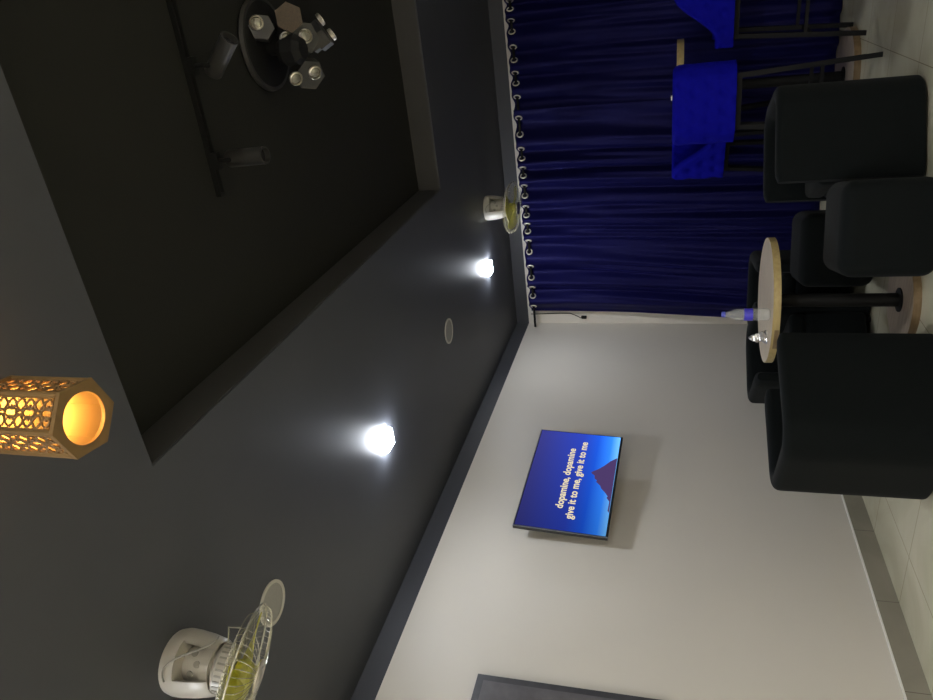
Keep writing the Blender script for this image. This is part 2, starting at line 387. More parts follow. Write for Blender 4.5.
# ------------------------------------------------------------------ ceiling fans
def make_fan(axis, base_turn, blade_dir=Vector((-1, 0.2, 0))):
    t = thing('ceiling_fan', '', 'fan')
    # mount: bell shaped shell with an arched opening
    m = MB()
    prof_o = [(0.100, 0), (0.105, -0.02), (0.104, -0.05), (0.098, -0.10), (0.088, -0.145), (0.080, -0.155)]
    prof_i = [(0.074, -0.150), (0.088, -0.10), (0.094, -0.05)]
    op0, op1 = R(35), R(325)
    prof_o = [(q * 0.95, z) for q, z in prof_o]; prof_i = [(q * 0.95, z) for q, z in prof_i]
    m.lathe([(0.0, 0.0)] + prof_o[:3] + [(0.094, -0.05), (0.0, -0.05)], n=40)
    m.lathe(prof_o[2:] + prof_i, n=36, a0=op0, a1=op1)
    mo = m.build('mount', M['white_plastic'], t); mo.rotation_euler = (0, 0, base_turn)
    y = MB(); y.lathe([(0, -0.05), (0.052, -0.05), (0.060, -0.08), (0.060, -0.135), (0.048, -0.15), (0, -0.15)], n=32)
    y.build('swivel', M['white_plastic'], t)
    dsk = MB(); dsk.mi = 0
    for k in range(3):
        a = base_turn + R(-30 + 28 * k)
        dsk.cyl((0.056 * math.cos(a), 0.056 * math.sin(a), -0.085 - 0.02 * (k % 2)), (0.064 * math.cos(a), 0.064 * math.sin(a), -0.085 - 0.02 * (k % 2)), 0.010, n=14)
    dsk.build('swivel_screw', M['grey_plastic'], t)
    st = MB(); st.lathe([(0.062, -0.118), (0.068, -0.118), (0.068, -0.148), (0.062, -0.148)], n=36)
    st.build('strap', M['white_plastic'], t)
    ax = Vector(axis).normalized()
    piv = Vector((0, 0, -0.140))
    mt = frame(piv, ax)
    # motor housing with slots
    h = MB(); h.lathe([(0, -0.005), (0.060, -0.005), (0.074, 0.006), (0.074, 0.040), (0.060, 0.052), (0, 0.055)], mt, 40)
    h.build('motor_housing', M['white_plastic'], t)
    sl = MB()
    for k in range(26):
        a = 2 * PI * k / 26
        c = mt @ Vector((0.0742 * math.cos(a), 0.0742 * math.sin(a), 0.023))
        rot = mt.to_3x3() @ Matrix.Rotation(a, 3, 'Z')
        sl.box(c, (0.003, 0.006, 0.026), rot)
    sl.build('motor_slots', M['grey_plastic'], t, smooth=False)
    RC = 0.205
    dl = mt.inverted().to_3x3() @ blade_dir; BP = math.atan2(dl.y, dl.x)
    # cage: rear and front wires, rim
    rear, front = MB(), MB()
    rp = [(0.052, 0.047), (0.10, 0.047), (0.16, 0.050), (0.193, 0.060), (RC, 0.080)]
    fp = [(RC, 0.080), (0.193, 0.104), (0.15, 0.118), (0.09, 0.126), (0.045, 0.129)]
    for k in range(48):
        a = 2 * PI * k / 56
        cs, sn = math.cos(a), math.sin(a)
        rear.tube([mt @ Vector((r * cs, r * sn, z)) for r, z in rp], 0.0011, 4)
        a += 0.03; cs, sn = math.cos(a), math.sin(a)
        front.tube([mt @ Vector((r * cs, r * sn, z)) for r, z in fp], 0.0009, 4)
    for r, z in ((0.12, 0.047), (0.17, 0.053)):
        rear.tube([mt @ Vector((r * math.cos(2 * PI * i / 48), r * math.sin(2 * PI * i / 48), z)) for i in range(48)], 0.0012, 5, True)
    rear.build('rear_grill', M['wire'], t); front.build('front_grill', M['wire'], t)
    cv = MB(); cv.lathe([(0.046, 0.1275), (0.09, 0.1245), (0.15, 0.1165), (0.1915, 0.1025)], mt, 48)
    cv.build('front_cover', M['cage_clear'], t)
    rim = MB(); rim.tube([mt @ Vector((RC * math.cos(2 * PI * i / 64), RC * math.sin(2 * PI * i / 64), 0.080)) for i in range(64)], 0.0035, 8, True)
    rim.build('cage_rim', M['wire'], t)
    cp = MB(); cp.lathe([(0.0, 0.126), (0.030, 0.126), (0.050, 0.126), (0.050, 0.132), (0.044, 0.135), (0.040, 0.132), (0.032, 0.132), (0.028, 0.136), (0.020, 0.134), (0.012, 0.138), (0, 0.138)], mt, 40)
    cp.build('centre_badge', M['chrome'], t)
    hub = MB(); hub.lathe([(0, 0.056), (0.034, 0.056), (0.038, 0.064), (0.038, 0.098), (0.028, 0.110), (0, 0.113)], mt, 28)
    hub.build('blade_hub', M['yellow'], t)
    for k in range(3):
        bl = MB(); nu, nv = 10, 8
        vs = []
        for i in range(nu + 1):
            r = 0.035 + (0.180 - 0.035) * i / nu
            wdt = 0.55 + 0.45 * math.sin(PI * min(1, (i + 2) / nu) * 0.5)
            for j in range(nv + 1):
                a = 2 * PI * k / 3 + BP + (j / nv - 0.5) * 1.45 * wdt
                rr = r - 0.02 * (abs(j / nv - 0.5) * 2) ** 3 * (i / nu)
                vs.append(mt @ Vector((rr * math.cos(a), rr * math.sin(a), 0.080 + (j / nv - 0.5) * 0.036)))
        n0 = len(vs); fs = []
        off = ax * 0.0025
        vs += [v + off for v in vs]
        for i in range(nu):
            for j in range(nv):
                q = (i * (nv + 1) + j, i * (nv + 1) + j + 1, (i + 1) * (nv + 1) + j + 1, (i + 1) * (nv + 1) + j)
                fs.append(q); fs.append(tuple(n0 + x for x in reversed(q)))
        for i in range(nu):
            for j in (0, nv):
                p, q = i * (nv + 1) + j, (i + 1) * (nv + 1) + j
                fs.append((p, q, n0 + q, n0 + p))
        for j in range(nv):
            for i in (0, nu):
                p, q = i * (nv + 1) + j, i * (nv + 1) + j + 1
                fs.append((p, q, n0 + q, n0 + p))
        bl.add(vs, fs); bl.build('blade', M['yellow'], t)
    # oscillation link arm and the supply cord
    d = Vector((math.cos(base_turn + R(75)), math.sin(base_turn + R(75)), 0))
    lk = MB(); lk.tube([Vector((0, 0, -0.165)) + d * 0.074, Vector((0, 0, -0.160)) + d * 0.118, Vector((0, 0, -0.205)) + d * 0.122], 0.0028, 6)
    lk.build('link_arm', M['wire'], t)
    c0 = base_turn
    cd_ = MB(); pts = []
    for i in range(25):
        u = i / 24
        a = c0 + R(-35 + 95 * u)
        r = 0.108 - 0.012 * u
        z = -0.030 - 0.115 * u + 0.03 * math.sin(PI * 2 * u)
        pts.append(Vector((r * math.cos(a), r * math.sin(a), z)))
    cd_.tube(pts, 0.0028, 6); cd_.build('power_cord', M['grey_plastic'], t)
    return t
p1 = on_z(179, 661, H)
to_cam = math.atan2(-p1.y, -p1.x)
fan1 = make_fan((-0.34, 0.16, -1), to_cam)
fan1.location = p1
fan1['label'] = 'large white orbit ceiling fan with yellow blades, cut by the picture edge'; fan1['group'] = 'ceiling fans'
p2 = on_z(486, 208, H)
fan2 = make_fan((-0.06, -0.10, -1), math.atan2(-p2.y, -p2.x) + 0.25, Vector((0.25, -1, 0)))
fan2.location = p2; fan2['group'] = 'ceiling fans'
fan2['label'] = 'small distant white ceiling fan with yellow blades in front of the curtain top'

# ------------------------------------------------------------------ hanging fretwork lantern
def make_lantern(loc):
    t = thing('hanging_lantern', 'glowing orange hexagonal fretwork lantern hanging from the black ceiling', 'lantern', loc)
    RA, HL = 0.069, 0.185
    turn = math.atan2(-loc.y, -loc.x) + R(30) + R(4)
    def hexp(r): return [(r * math.cos(turn + k * PI / 3), r * math.sin(turn + k * PI / 3)) for k in range(6)]
    # bottom ring plate: hexagon with a round hole
    bp = MB(); n = 48; ho = []; 
    for i in range(n):
        a = turn + 2 * PI * i / n
        k = (a - turn) % (PI / 3) - PI / 6
        ro = (RA + 0.006) * math.cos(PI / 6) / math.cos(k); ho.append((ro, a))
    rh = 0.049
    def P(r, a, z): return (r * math.cos(a), r * math.sin(a), z)
    for i in range(n):
        (r0, a0), (r1, a1) = ho[i], ho[(i + 1) % n]
        z0, z1 = -0.004, 0.004
        bp.add([P(rh, a0, z0), P(r0, a0, z0), P(r1, a1, z0), P(rh, a1, z0), P(rh, a0, z1), P(r0, a0, z1), P(r1, a1, z1), P(rh, a1, z1)],
               [(0, 1, 2, 3), (4, 7, 6, 5), (1, 5, 6, 2), (0, 3, 7, 4)])
    bp.build('bottom_plate', M['lantern_wood'], t)
    tp = MB()
    for i in range(n):
        (r0, a0), (r1, a1) = ho[i], ho[(i + 1) % n]
        z0, z1 = HL - 0.008, HL
        tp.add([P(rh, a0, z0), P(r0, a0, z0), P(r1, a1, z0), P(rh, a1, z0), P(rh, a0, z1), P(r0, a0, z1), P(r1, a1, z1), P(rh, a1, z1)],
               [(0, 1, 2, 3), (4, 7, 6, 5), (1, 5, 6, 2), (0, 3, 7, 4)])
    tp.build('top_plate', M['lantern_wood'], t)
    h1, h2 = hexp(RA - 0.004), hexp(0.012)
    for k in range(6):
        rf = MB(); rf.tube([(*h1[k], HL - 0.001), (*h2[k], HL + 0.052)], 0.004, 6); rf.build('roof_strut', M['lantern_wood'], t)
    rf = MB(); rf.cyl((0, 0, HL + 0.046), (0, 0, HL + 0.058), 0.018, n=12); rf.build('finial', M['lantern_wood'], t)
    hp = hexp(RA)
    for k in range(6):
        po = MB(); po.cyl((hp[k][0], hp[k][1], 0.004), (hp[k][0], hp[k][1], HL - 0.008), 0.0055, n=8); po.build('corner_post', M['lantern_wood'], t)
    for k in range(6):
        A, B = Vector((*hp[k], 0)), Vector((*hp[(k + 1) % 6], 0))
        c = (A + B) / 2; u = (B - A).normalized(); w = (B - A).length
        z0, z1 = 0.010, HL - 0.012
        q = lambda s, z: c + u * s + Vector((0, 0, z))
        f = MB(); r = 0.0024
        hw = w / 2 - 0.006
        def strip(pts, closed=False): f.tube([q(a, z) for a, z in pts], r, 5, closed)
        strip([(-hw, z0), (hw, z0), (hw, z1), (-hw, z1)], True)
        nper = 4; pl = (z1 - z0) / nper
        ns = 56
        for sg in (-1, 1):
            strip([(sg * hw * (0.50 + 0.36 * math.sin(2 * PI * i / ns * nper)), z0 + (z1 - z0) * i / ns) for i in range(ns + 1)])
            strip([(sg * hw * (0.56 - 0.36 * math.sin(2 * PI * i / ns * nper)), z0 + (z1 - z0) * i / ns) for i in range(ns + 1)])
        for j in range(nper):
            zc_ = z0 + pl * (j + 0.25)
            strip([(0.0085 * math.cos(2 * PI * i / 16), zc_ + 0.0135 * math.sin(2 * PI * i / 16)) for i in range(16)], True)
            zc_ = z0 + pl * (j + 0.75)
            strip([(0.0035 * math.cos(2 * PI * i / 12), zc_ + 0.0075 * math.sin(2 * PI * i / 12)) for i in range(12)], True)
            strip([(-0.0085, z0 + pl * (j + 0.25)), (-hw * 0.5, z0 + pl * (j + 0.25))]); strip([(0.0085, z0 + pl * (j + 0.25)), (hw * 0.5, z0 + pl * (j + 0.25))])
        f.build('fretwork_panel', M['lantern_wood'], t)
    ln = MB(); hi = hexp(RA - 0.007)
    ln.add([(x, y, 0.006) for x, y in hi] + [(x, y, HL - 0.010) for x, y in hi], [(i, (i + 1) % 6, 6 + (i + 1) % 6, 6 + i) for i in range(6)])
    ln.build('paper_liner', M['paper'], t, smooth=False)
    bu = MB(); bu.lathe([(0.0001, -0.028), (0.012, -0.025), (0.021, -0.014), (0.024, 0.0), (0.020, 0.016), (0.012, 0.032), (0.011, 0.045), (0.0001, 0.045)], Matrix.Translation((0, 0, 0.118)), 24)
    bu.build('bulb', M['bulb'], t)
    so = MB(); so.cyl((0, 0, 0.165), (0, 0, HL + 0.046), 0.007); so.cyl((0, 0, 0.160), (0, 0, 0.178), 0.012); so.build('bulb_holder', M['black_metal'], t)
    cord = MB(); cord.cyl((0, 0, HL + 0.055), (0, 0, H - loc.z - 0.02), 0.003, n=8); cord.build('cord', M['black_metal'], t)
    ro = MB(); ro.lathe([(0, -0.022), (0.02, -0.022), (0.042, -0.006), (0.042, 0.0), (0, 0)], Matrix.Translation((0, 0, H - loc.z)), 28); ro.build('ceiling_rose', M['black_metal'], t)
    return t
make_lantern(on_z(83, 418, 2.15))

# ------------------------------------------------------------------ track rail with two spotlights, disco light
ZR = H + RD
ra, rb = Vector((0.62, 2.316, ZR)), Vector((-0.557, 2.288, ZR))
rl = thing('ceiling_track', 'thin black lighting track fixed along the ceiling recess', 'track', (ra + rb) / 2, math.atan2((ra - rb).y, (ra - rb).x))
L_ = (ra - rb).length
b = MB(); b.box((0, -0.011, -0.010), (L_, 0.005, 0.020)); b.box((0, 0.011, -0.010), (L_, 0.005, 0.020)); b.box((0, 0, -0.003), (L_, 0.017, 0.006))
b.build('rail', M['black_metal'], rl, smooth=False)
b = MB(); b.box((-L_ / 2 - 0.006, 0, -0.010), (0.012, 0.028, 0.021)); b.build('end_cap', M['black_metal'], rl, smooth=False)
def spot(pos, c, axis, label):
    t = thing('track_spotlight', label, 'spotlight', pos, 0, 'spotlights on the ceiling track')
    c = Vector(c) - pos; ax = Vector(axis).normalized(); hl = 0.078
    b = MB(); b.box((0, 0, -0.010), (0.06, 0.026, 0.020)); b.build('adapter', M['black_metal'], t, smooth=False)
    b = MB(); b.cyl((0, 0, -0.018), (0, 0, c.z * 0.55), 0.008); b.tube([(0, 0, c.z * 0.5), tuple(c - ax * hl * 0.55)], 0.008); b.build('stem', M['black_metal'], t)
    b = MB(); mt = frame(c, ax)
    b.lathe([(0, -hl), (0.028, -hl), (0.031, -hl + 0.004), (0.031, hl), (0.027, hl), (0.026, hl - 0.02), (0, hl - 0.022)], mt, 32)
    b.build('head', M['spot_body'], t)
    b = MB(); b.lathe([(0, hl - 0.020), (0.025, hl - 0.019)], mt, 28); b.build('lens', M['dark_lens'], t)
M['spot_body'] = mat('spotlight_body', (0.030, 0.029, 0.027), 0.4, noise=(20, 0.15))
s1 = on_z(247, 157, 2.60); s2 = on_z(221, 56, 2.615)
spot(Vector((s1.x, 2.291, ZR - 0.020)), s1, (0.03, -0.03, -1), 'black cylinder spotlight near the end of the ceiling track, pointing straight down')
spot(Vector((s2.x - 0.02, 2.299, ZR - 0.020)), s2, (0.75, -0.15, -0.8), 'black cylinder spotlight tilted sideways on the ceiling track beside the disco light')

def disco():
    o = on_z(262, 45, ZR)
    t = thing('disco_light', 'black multi-head disco light with round lenses in the ceiling recess', 'disco light', o)
    L = lambda px, py, z: on_z(px, py, z) - o
    b = MB(); b.lathe([(0, 0), (0.17, 0), (0.17, -0.02), (0.155, -0.032), (0.05, -0.040), (0, -0.040)], n=48); b.build('base_plate', M['black_metal'], t)
    b = MB(); b.lathe([(0.158, -0.026), (0.176, -0.026), (0.180, -0.012), (0.172, -0.002)], n=48); b.build('base_ring', M['spot_body'], t)
    b = MB(); b.cyl((0, 0, -0.035), (0, 0, -0.11), 0.045, n=24); b.rbox((0, 0, -0.10), (0.15, 0.07, 0.05), 0.012, 3); b.build('yoke', M['black_metal'], t)
    core = L(292, 50, 2.56)
    b = MB(); b.lathe([(0, -0.055), (0.04, -0.05), (0.058, -0.025), (0.058, 0.025), (0.04, 0.05), (0, 0.055)], Matrix.Translation(core), 8); b.build('body', M['black_metal'], t, smooth=False)
    b = MB(); b.tube([(0, 0, -0.10), tuple(core)], 0.03, 12); b.build('neck', M['black_metal'], t)
    def head(c, n, lenses, name='head', hexr=0.062, m=M['spot_body']):
        n = Vector(n).normalized(); mt = frame(c, n)
        h = MB(); pr = [(hexr * math.cos(k * PI / 3 + 0.3), hexr * math.sin(k * PI / 3 + 0.3)) for k in range(6)]
        h.prism([(x * 0.8, y * 0.8) for x, y in pr], 0.03, mt @ Matrix.Translation((0, 0, -0.065)))
        h.prism(pr, 0.05, mt @ Matrix.Translation((0, 0, -0.035)))
        ho = h.build(name, m, t, smooth=False)
        for lx, ly in lenses:
            r = MB(); r.lathe([(0.027, 0.012), (0.027, 0.024), (0.023, 0.027), (0.021, 0.022)], mt @ Matrix.Translation((lx, ly, 0)), 24)
            ro = r.build('lens_ring', M['chrome'], ho)
            g = MB(); g.lathe([(0, 0.026), (0.013, 0.024), (0.0215, 0.019)], mt @ Matrix.Translation((lx, ly, 0)), 24)
            g.build('lens', M['lens_glass'], ho)
    cam_l = CAM - o
    v = lambda c: (cam_l - c).normalized()
    rgt, upv, dep = ROT @ Vector((1, 0, 0)), ROT @ Vector((0, 1, 0)), None
    def two(c, n, pts):                      # lens offsets in the plane of the head
        mt = frame(c, n); inv = mt.inverted()
        out = []
        for px, py in pts:
            d = ray(px, py); nn = mt.to_3x3() @ Vector((0, 0, 1))
            w = (c - (CAM - o)).dot(nn) / d.dot(nn)
            p = inv @ ((CAM - o) + d * w); out.append((p.x, p.y))
        return out
    c1 = L(309, 74, 2.53); n1 = v(c1) * 0.8 + Vector((-0.35, 0.1, -0.3)); head(c1, n1, two(c1, n1, [(313, 71), (294, 77)]))
    c2 = L(303, 38, 2.53); n2 = v(c2) * 0.9 + Vector((0.1, 0.25, -0.2)); head(c2, n2, two(c2, n2, [(304, 37), (285, 40)]))
    c3 = L(322, 34, 2.55); n3 = v(c3) * 0.45 + Vector((0.3, 0.6, -0.35)); head(c3, n3, two(c3, n3, [(328.5, 37), (317, 22)]))
    c4 = L(262, 28, 2.66); n4 = v(c4) + Vector((0.3, -0.2, 0)); head(c4, n4, two(c4, n4, [(257, 24)]), hexr=0.05)
    c5 = L(289, 18, 2.56); n5 = v(c5) + Vector((0.1, 0.0, 0)); mt = frame(c5, n5)
    g = MB(); g.prism([(0.055 * math.cos(k * PI / 3), 0.055 * math.sin(k * PI / 3)) for k in range(6)], 0.03, mt); g.build('grille', M['brown_grille'], t, smooth=False)
M['lens_glass'] = mat('lens_glass', (0.26, 0.25, 0.21), 0.15, metal=0.7, noise=(60, 0.3))
disco()

# ------------------------------------------------------------------ television
tc_ = Vector((-2.835, 3.675, 1.717)); tw, tht = 0.930, 0.561
tv = thing('television', 'flat screen TV showing song lyrics, hung on the pale wall', 'TV', tc_)
tv.rotation_euler = (-0.032, 0.04, -0.08)
b = MB(); b.rbox((-0.012, 0, 0), (0.024, tw, tht), 0.004, 2); b.mi = 1
b.box((0.0008, -tw / 2 + 0.004, 0), (0.0030, 0.008, tht)); b.box((0.0008, 0, tht / 2 - 0.002), (0.0030, tw, 0.004))
b.build('bezel', [M['screen_rim'], M['steel_edge']], tv, smooth=False)
b = MB(); b.rbox((-0.036, 0, -0.06), (0.03, tw * 0.72, tht * 0.62), 0.012, 3); b.build('rear_housing', M['screen_rim'], tv)
sw, sh = tw - 0.022, tht - 0.022
b = MB(); b.box((0.0018, 0, 0.002), (0.0012, sw, sh)); scr = b.build('screen', M['screen'], tv, smooth=False)
# the mountain in the picture
prof = [(-0.46, 0), (-0.30, 0.0), (-0.285, 0.012), (-0.20, 0.010), (-0.17, 0.035), (-0.155, 0.028), (-0.12, 0.055), (-0.09, 0.085), (-0.06, 0.10), (-0.03, 0.135), (-0.018, 0.128), (0.0, 0.15), (0.03, 0.155), (0.045, 0.178), (0.06, 0.185),
        (0.075, 0.165), (0.10, 0.13), (0.14, 0.09), (0.19, 0.05), (0.23, 0.0)]
b = MB(); n = len(prof)
z0 = -sh / 2 + 0.004
vs = [(0.0030, y * 0.95 + 0.02, z0 + z * 0.80) for y, z in prof[1:]] + [(0.0030, 0.24, z0), (0.0030, -0.29, z0)]
b.add(vs, [list(range(len(vs)))]); b.build('mountain', M['mountain'], scr, smooth=False)
def text_obj(body, size, name, m, parent, loc, rot, bold=0.0, align='CENTER', ext=0.0003):
    cu = bpy.data.curves.new(name, 'FONT'); cu.body = body; cu.size = size; cu.align_x = align; cu.align_y = 'CENTER'
    cu.offset = bold; cu.extrude = ext; cu.space_character = 1.02
    tmp = bpy.data.objects.new(name, cu); COL.objects.link(tmp)
    dg = bpy.context.evaluated_depsgraph_get()
    me = bpy.data.meshes.new_from_object(tmp.evaluated_get(dg))
    bpy.data.objects.remove(tmp); bpy.data.curves.remove(cu)
    me.materials.clear(); me.materials.append(m)
    o = bpy.data.objects.new(name, me); COL.objects.link(o); o.parent = parent
    o.location = loc; o.rotation_euler = rot; return o
trot = Matrix(((0, 0, 1), (1, 0, 0), (0, 1, 0))).to_euler()      # text x -> +y, text y -> +z, facing +x
text_obj('dopamine, dopamine', 0.066, 'lyric_lettering', M['lyric'], scr, (0.0032, 0.005, 0.032), trot, 0.0016)
text_obj('give it to me, give it to me', 0.066, 'lyric_lettering', M['lyric'], scr, (0.0032, 0.005, -0.038), trot, 0.0016)
b = MB(); b.box((-0.060, 0, -0.05), (0.02, 0.30, 0.22)); b.box((-0.095, 0, -0.05), (0.055, 0.08, 0.08)); b.box((-0.127, 0.0, -0.05), (0.012, 0.16, 0.2)); b.build('wall_bracket', M['black_metal'], tv, smooth=False)

# ------------------------------------------------------------------ poster at the picture's edge
b = MB(); pc = on_x(478.6, 677, XL)
poster = thing('poster', 'dark grey framed poster at the picture edge on the pale wall', 'poster', (XL, pc.y - 0.30, pc.z - 0.45))
b.box((0.012, 0, 0), (0.024, 0.60, 0.90)); b.build('frame', M['poster_edge'], poster, smooth=False)
b = MB(); b.box((0.0250, 0, 0), (0.002, 0.535, 0.83)); b.build('picture', M['poster_face'], poster, smooth=False)

# ------------------------------------------------------------------ curtain, rod, eyelets, wire
YC = YF - 0.10
ROD_Z = 2.385
def curtain(x0, x1, name, label, seed):
    rnd = random.Random(seed)
    t = thing(name, label, 'curtain', (x0, YC, 0), 0, 'blue curtain panels on the back wall')
    per = 0.19; W = x1 - x0; top, bot = ROD_Z + 0.045, 0.006
    nx, nz = int(W / 0.006), 40
    p1, p2, p3 = rnd.uniform(0, 6), rnd.uniform(0, 6), rnd.uniform(0, 6)
    def phase(u):                                   # folds of uneven width
        return 2 * PI * (u / per + 0.22 * math.sin(4.3 * u + p1) + 0.10 * math.sin(11.0 * u + p2))
    lows = [(rnd.uniform(0.5, 2.5), rnd.uniform(0, 6), rnd.uniform(0.4, 1.0)) for _ in range(6)]
    vs = []
    zs = [top - (top - bot) * (k / nz) ** 1.2 for k in range(nz + 1)]
    sm = lambda q: max(0.0, min(1.0, q)) ** 2 * (3 - 2 * max(0.0, min(1.0, q)))
    for zi in zs:
        d = max(0.0, (ROD_Z - 0.06 - zi) / (top - bot)); e = sm(d / 0.35)
        for i in range(nx + 1):
            u = W * i / nx
            ph = phase(u)
            wob = sum(math.sin(f * u * 3 + p + d * 1.6 * a) * a for f, p, a in lows) / 4
            wob2 = math.sin(u * 5.1 + seed + d * 2.4)
            amp = 0.042 * (1 - e * (0.45 + 0.30 * wob2))
            y = amp * math.sin(ph + d * 1.8 * wob)
            y += e * 0.016 * math.sin(ph * 0.5 + 2.0 * wob + p3) + e * 0.009 * math.sin(ph * 2.0 + 3 * wob2 + 2 * d)
            y += e * 0.007 * math.sin(ph * 3.0 * 0.93 + 4 * wob + 1.5 * d) + e * 0.004 * math.sin(47 * u + 9 * d + 3 * wob)
            y -= 0.19 * sm(d) 
            zz = zi
            if zi == top: zz = top - 0.012 * (1 - math.cos(ph * 2)) * 0.5
            vs.append((u, y, zz))
    fs = []
    for k in range(nz):
        for i in range(nx):
            a = k * (nx + 1) + i; fs.append((a, a + 1, a + nx + 2, a + nx + 1))
    b = MB(); b.add(vs, fs); cl = b.build('cloth', M['curtain'], t)
    so = cl.modifiers.new('solid', 'SOLIDIFY'); so.thickness = 0.003
    us = []; N = 4000; prev = phase(0.02)
    for q in range(1, N):
        u = 0.02 + (W - 0.05) * q / N; now = phase(u)
        if math.floor(prev / PI) != math.floor(now / PI) and (not us or u - us[-1] > 0.055): us.append(u)
        prev = now
    for u in us:
        ph = round(phase(u) / PI) * PI
        sl = 0.042 * (phase(u + 1e-4) - phase(u)) / 1e-4 * math.cos(ph)
        nrm = Vector((sl, -1, 0)).normalized()
        c = Vector((u, 0, ROD_Z)) + nrm * 0.003
        e_ = MB(); mt = frame(c, nrm)
        e_.lathe([(0.020, 0.002), (0.022, 0.005), (0.028, 0.005), (0.031, 0.001), (0.031, -0.007), (0.022, -0.007), (0.020, -0.002)], mt, 20)
        e_.build('eyelet', M['eyelet'], t)
    return t
xl = on_y(535, 312.5, YC).x
xm = on_y(521, 110, YC).x
curtain(xl, xm + 0.008, 'curtain', 'navy blue eyelet curtain hanging beside the pale TV wall', 3)
curtain(xm - 0.008, XR - 0.05, 'curtain', 'navy blue eyelet curtain hanging behind the blue bar stools', 11)
b = MB(); b.cyl((XL + 0.01, YC, ROD_Z), (XR - 0.01, YC, ROD_Z), 0.011, n=16)
rod = b.build('curtain_rod', M['black_metal']); tag(rod, 'thin dark curtain rod running through the curtain eyelets', 'curtain rod')
# loose black wire hanging along the corner
wr = thing('wall_wire', 'loose black wire with a plug hanging in the corner beside the curtain', 'wire')
pts = [on_y(px, py, YF - 0.006) for px, py in ((531, 314.0), (545, 313.8), (560, 313.2), (570, 313.2), (576, 315.5), (581, 318))]
b = MB(); b.tube(pts, 0.004, 6); b.build('cable', M['black_metal'], wr)
pp = on_y(584, 317.2, YF - 0.012)
b = MB(); b.rbox(pp, (0.03, 0.022, 0.052), 0.007, 3); b.build('plug', M['black_metal'], wr)

# ------------------------------------------------------------------ furniture
def ring_profile(t, h0, h1, r, n=5):
    """rounded rectangle (across, up) walked round: thickness t, from h0 to h1"""
    pts = []
    for cx, cy, a0 in ((t / 2 - r, h1 - r, 0), (-t / 2 + r, h1 - r, PI / 2), (-t / 2 + r * 0.5, h0 + r * 0.5, PI), (t / 2 - r * 0.5, h0 + r * 0.5, 1.5 * PI)):
        rr = r if cy > (h0 + h1) / 2 else r * 0.5
        for i in range(n + 1):
            a = a0 + PI / 2 * i / n; pts.append((cx + rr * math.cos(a), cy + rr * math.sin(a)))
    return pts
def u_path(w, d, rc, step=0.03):
    """centre line of a U open at +y: from the front of one arm round the back to the other"""
    x, y = w / 2, d / 2
    pts = []
    def seg(a, b):
        a, b = Vector(a), Vector(b); n = max(2, int((b - a).length / step))
        for i in range(n): pts.append(a.lerp(b, i / n))
    seg((-x, y), (-x, -y + rc))
    for i in range(12):
        a = PI + PI / 2 * i / 12; pts.append(Vector((-x + rc + rc * math.cos(a), -y + rc + rc * math.sin(a))))
    seg((-x + rc, -y), (x - rc, -y))
    for i in range(12):
        a = 1.5 * PI + PI / 2 * i / 12; pts.append(Vector((x - rc + rc * math.cos(a), -y + rc + rc * math.sin(a))))
    seg((x, -y + rc), (x, y)); pts.append(Vector((x, y)))
    return pts
def sweep_u(b, path, prof_fn, disp=None):
    k = len(path); vs = []; n = None
    tot = [0]
    for i in range(1, k): tot.append(tot[-1] + (path[i] - path[i - 1]).length)
    for i, p in enumerate(path):
        t = (path[min(i + 1, k - 1)] - path[max(i - 1, 0)]).normalized()
        nr = Vector((t.y, -t.x))           # outward for this walking sense
        pr = prof_fn(tot[i] / tot[-1]); n = len(pr)
        for a, z in pr:
            da = disp(tot[i], z, a) if disp else 0
            vs.append((p.x + nr.x * (a + da), p.y + nr.y * (a + da), z))
    fs = []
    for i in range(k - 1):
        for j in range(n): fs.append((i * n + j, i * n + (j + 1) % n, (i + 1) * n + (j + 1) % n, (i + 1) * n + j))
    fs += [list(range(n)), [(k - 1) * n + j for j in range(n)][::-1]]
    b.add(vs, fs)

def make_tub(w=0.54, d=0.53, h=0.64):
    t = thing('tub_chair', '', 'armchair')
    th_ = 0.085
    pth = u_path(w - th_, d - th_ / 2, 0.11)
    def prof(u):
        e = min(u, 1 - u) / 0.06
        k = 1.0 if e > 1 else math.sqrt(max(0, 1 - (1 - e) ** 2)) * 0.45 + 0.55
        return ring_profile(th_ * k, 0.012, h - 0.03 * (1 - k), 0.034 * k, 5)
    b = MB(); sweep_u(b, pth, prof); b.build('back_and_arms', M['velvet_black'], t)
    b = MB(); b.rbox((0, 0.035, 0.20), (w - 2 * th_ + 0.01, d - th_ - 0.02, 0.33), 0.03, 3); b.build('seat_base', M['velvet_black'], t)
    b = MB(); b.rbox((0, 0.05, 0.40), (w - 2 * th_ - 0.004, d - th_ - 0.05, 0.10), 0.035, 4); b.build('seat_cushion', M['velvet_black'], t)
    for sx in (-1, 1):
        for sy in (-1, 1):
            b = MB(); b.cyl((sx * (w / 2 - 0.10), sy * (d / 2 - 0.10), 0), (sx * (w / 2 - 0.10), sy * (d / 2 - 0.10), 0.045), 0.018, 0.022, 12); b.build('foot', M['black_metal'], t)
    return t
def face(dx, dy): return math.atan2(dy, dx) - PI / 2        # local +y looks along (dx, dy)
G = 'black tub chairs'
tubA = make_tub(0.58, 0.59, 0.65)
tubA.location = (-1.935, 3.10, 0); tubA.rotation_euler = (0, 0, face(0.47, 0.88))
tubA['label'] = 'largest black tub chair, in front of the pale wall under the TV'; tubA['group'] = G
tubB = make_tub(0.54, 0.50, 0.645)
tubB.location = (-0.90, 4.00, 0); tubB.rotation_euler = (0, 0, face(-0.80, -0.42))
tubB['label'] = 'black tub chair in front of the blue bar stools, its side turned to us'; tubB['group'] = G
dup(tubB, (-2.20, 4.20, 0), face(0.70, -0.60), 'black tub chair behind the wooden table, against the pale wall', G)
tubC = make_tub(0.54, 0.50, 0.60)
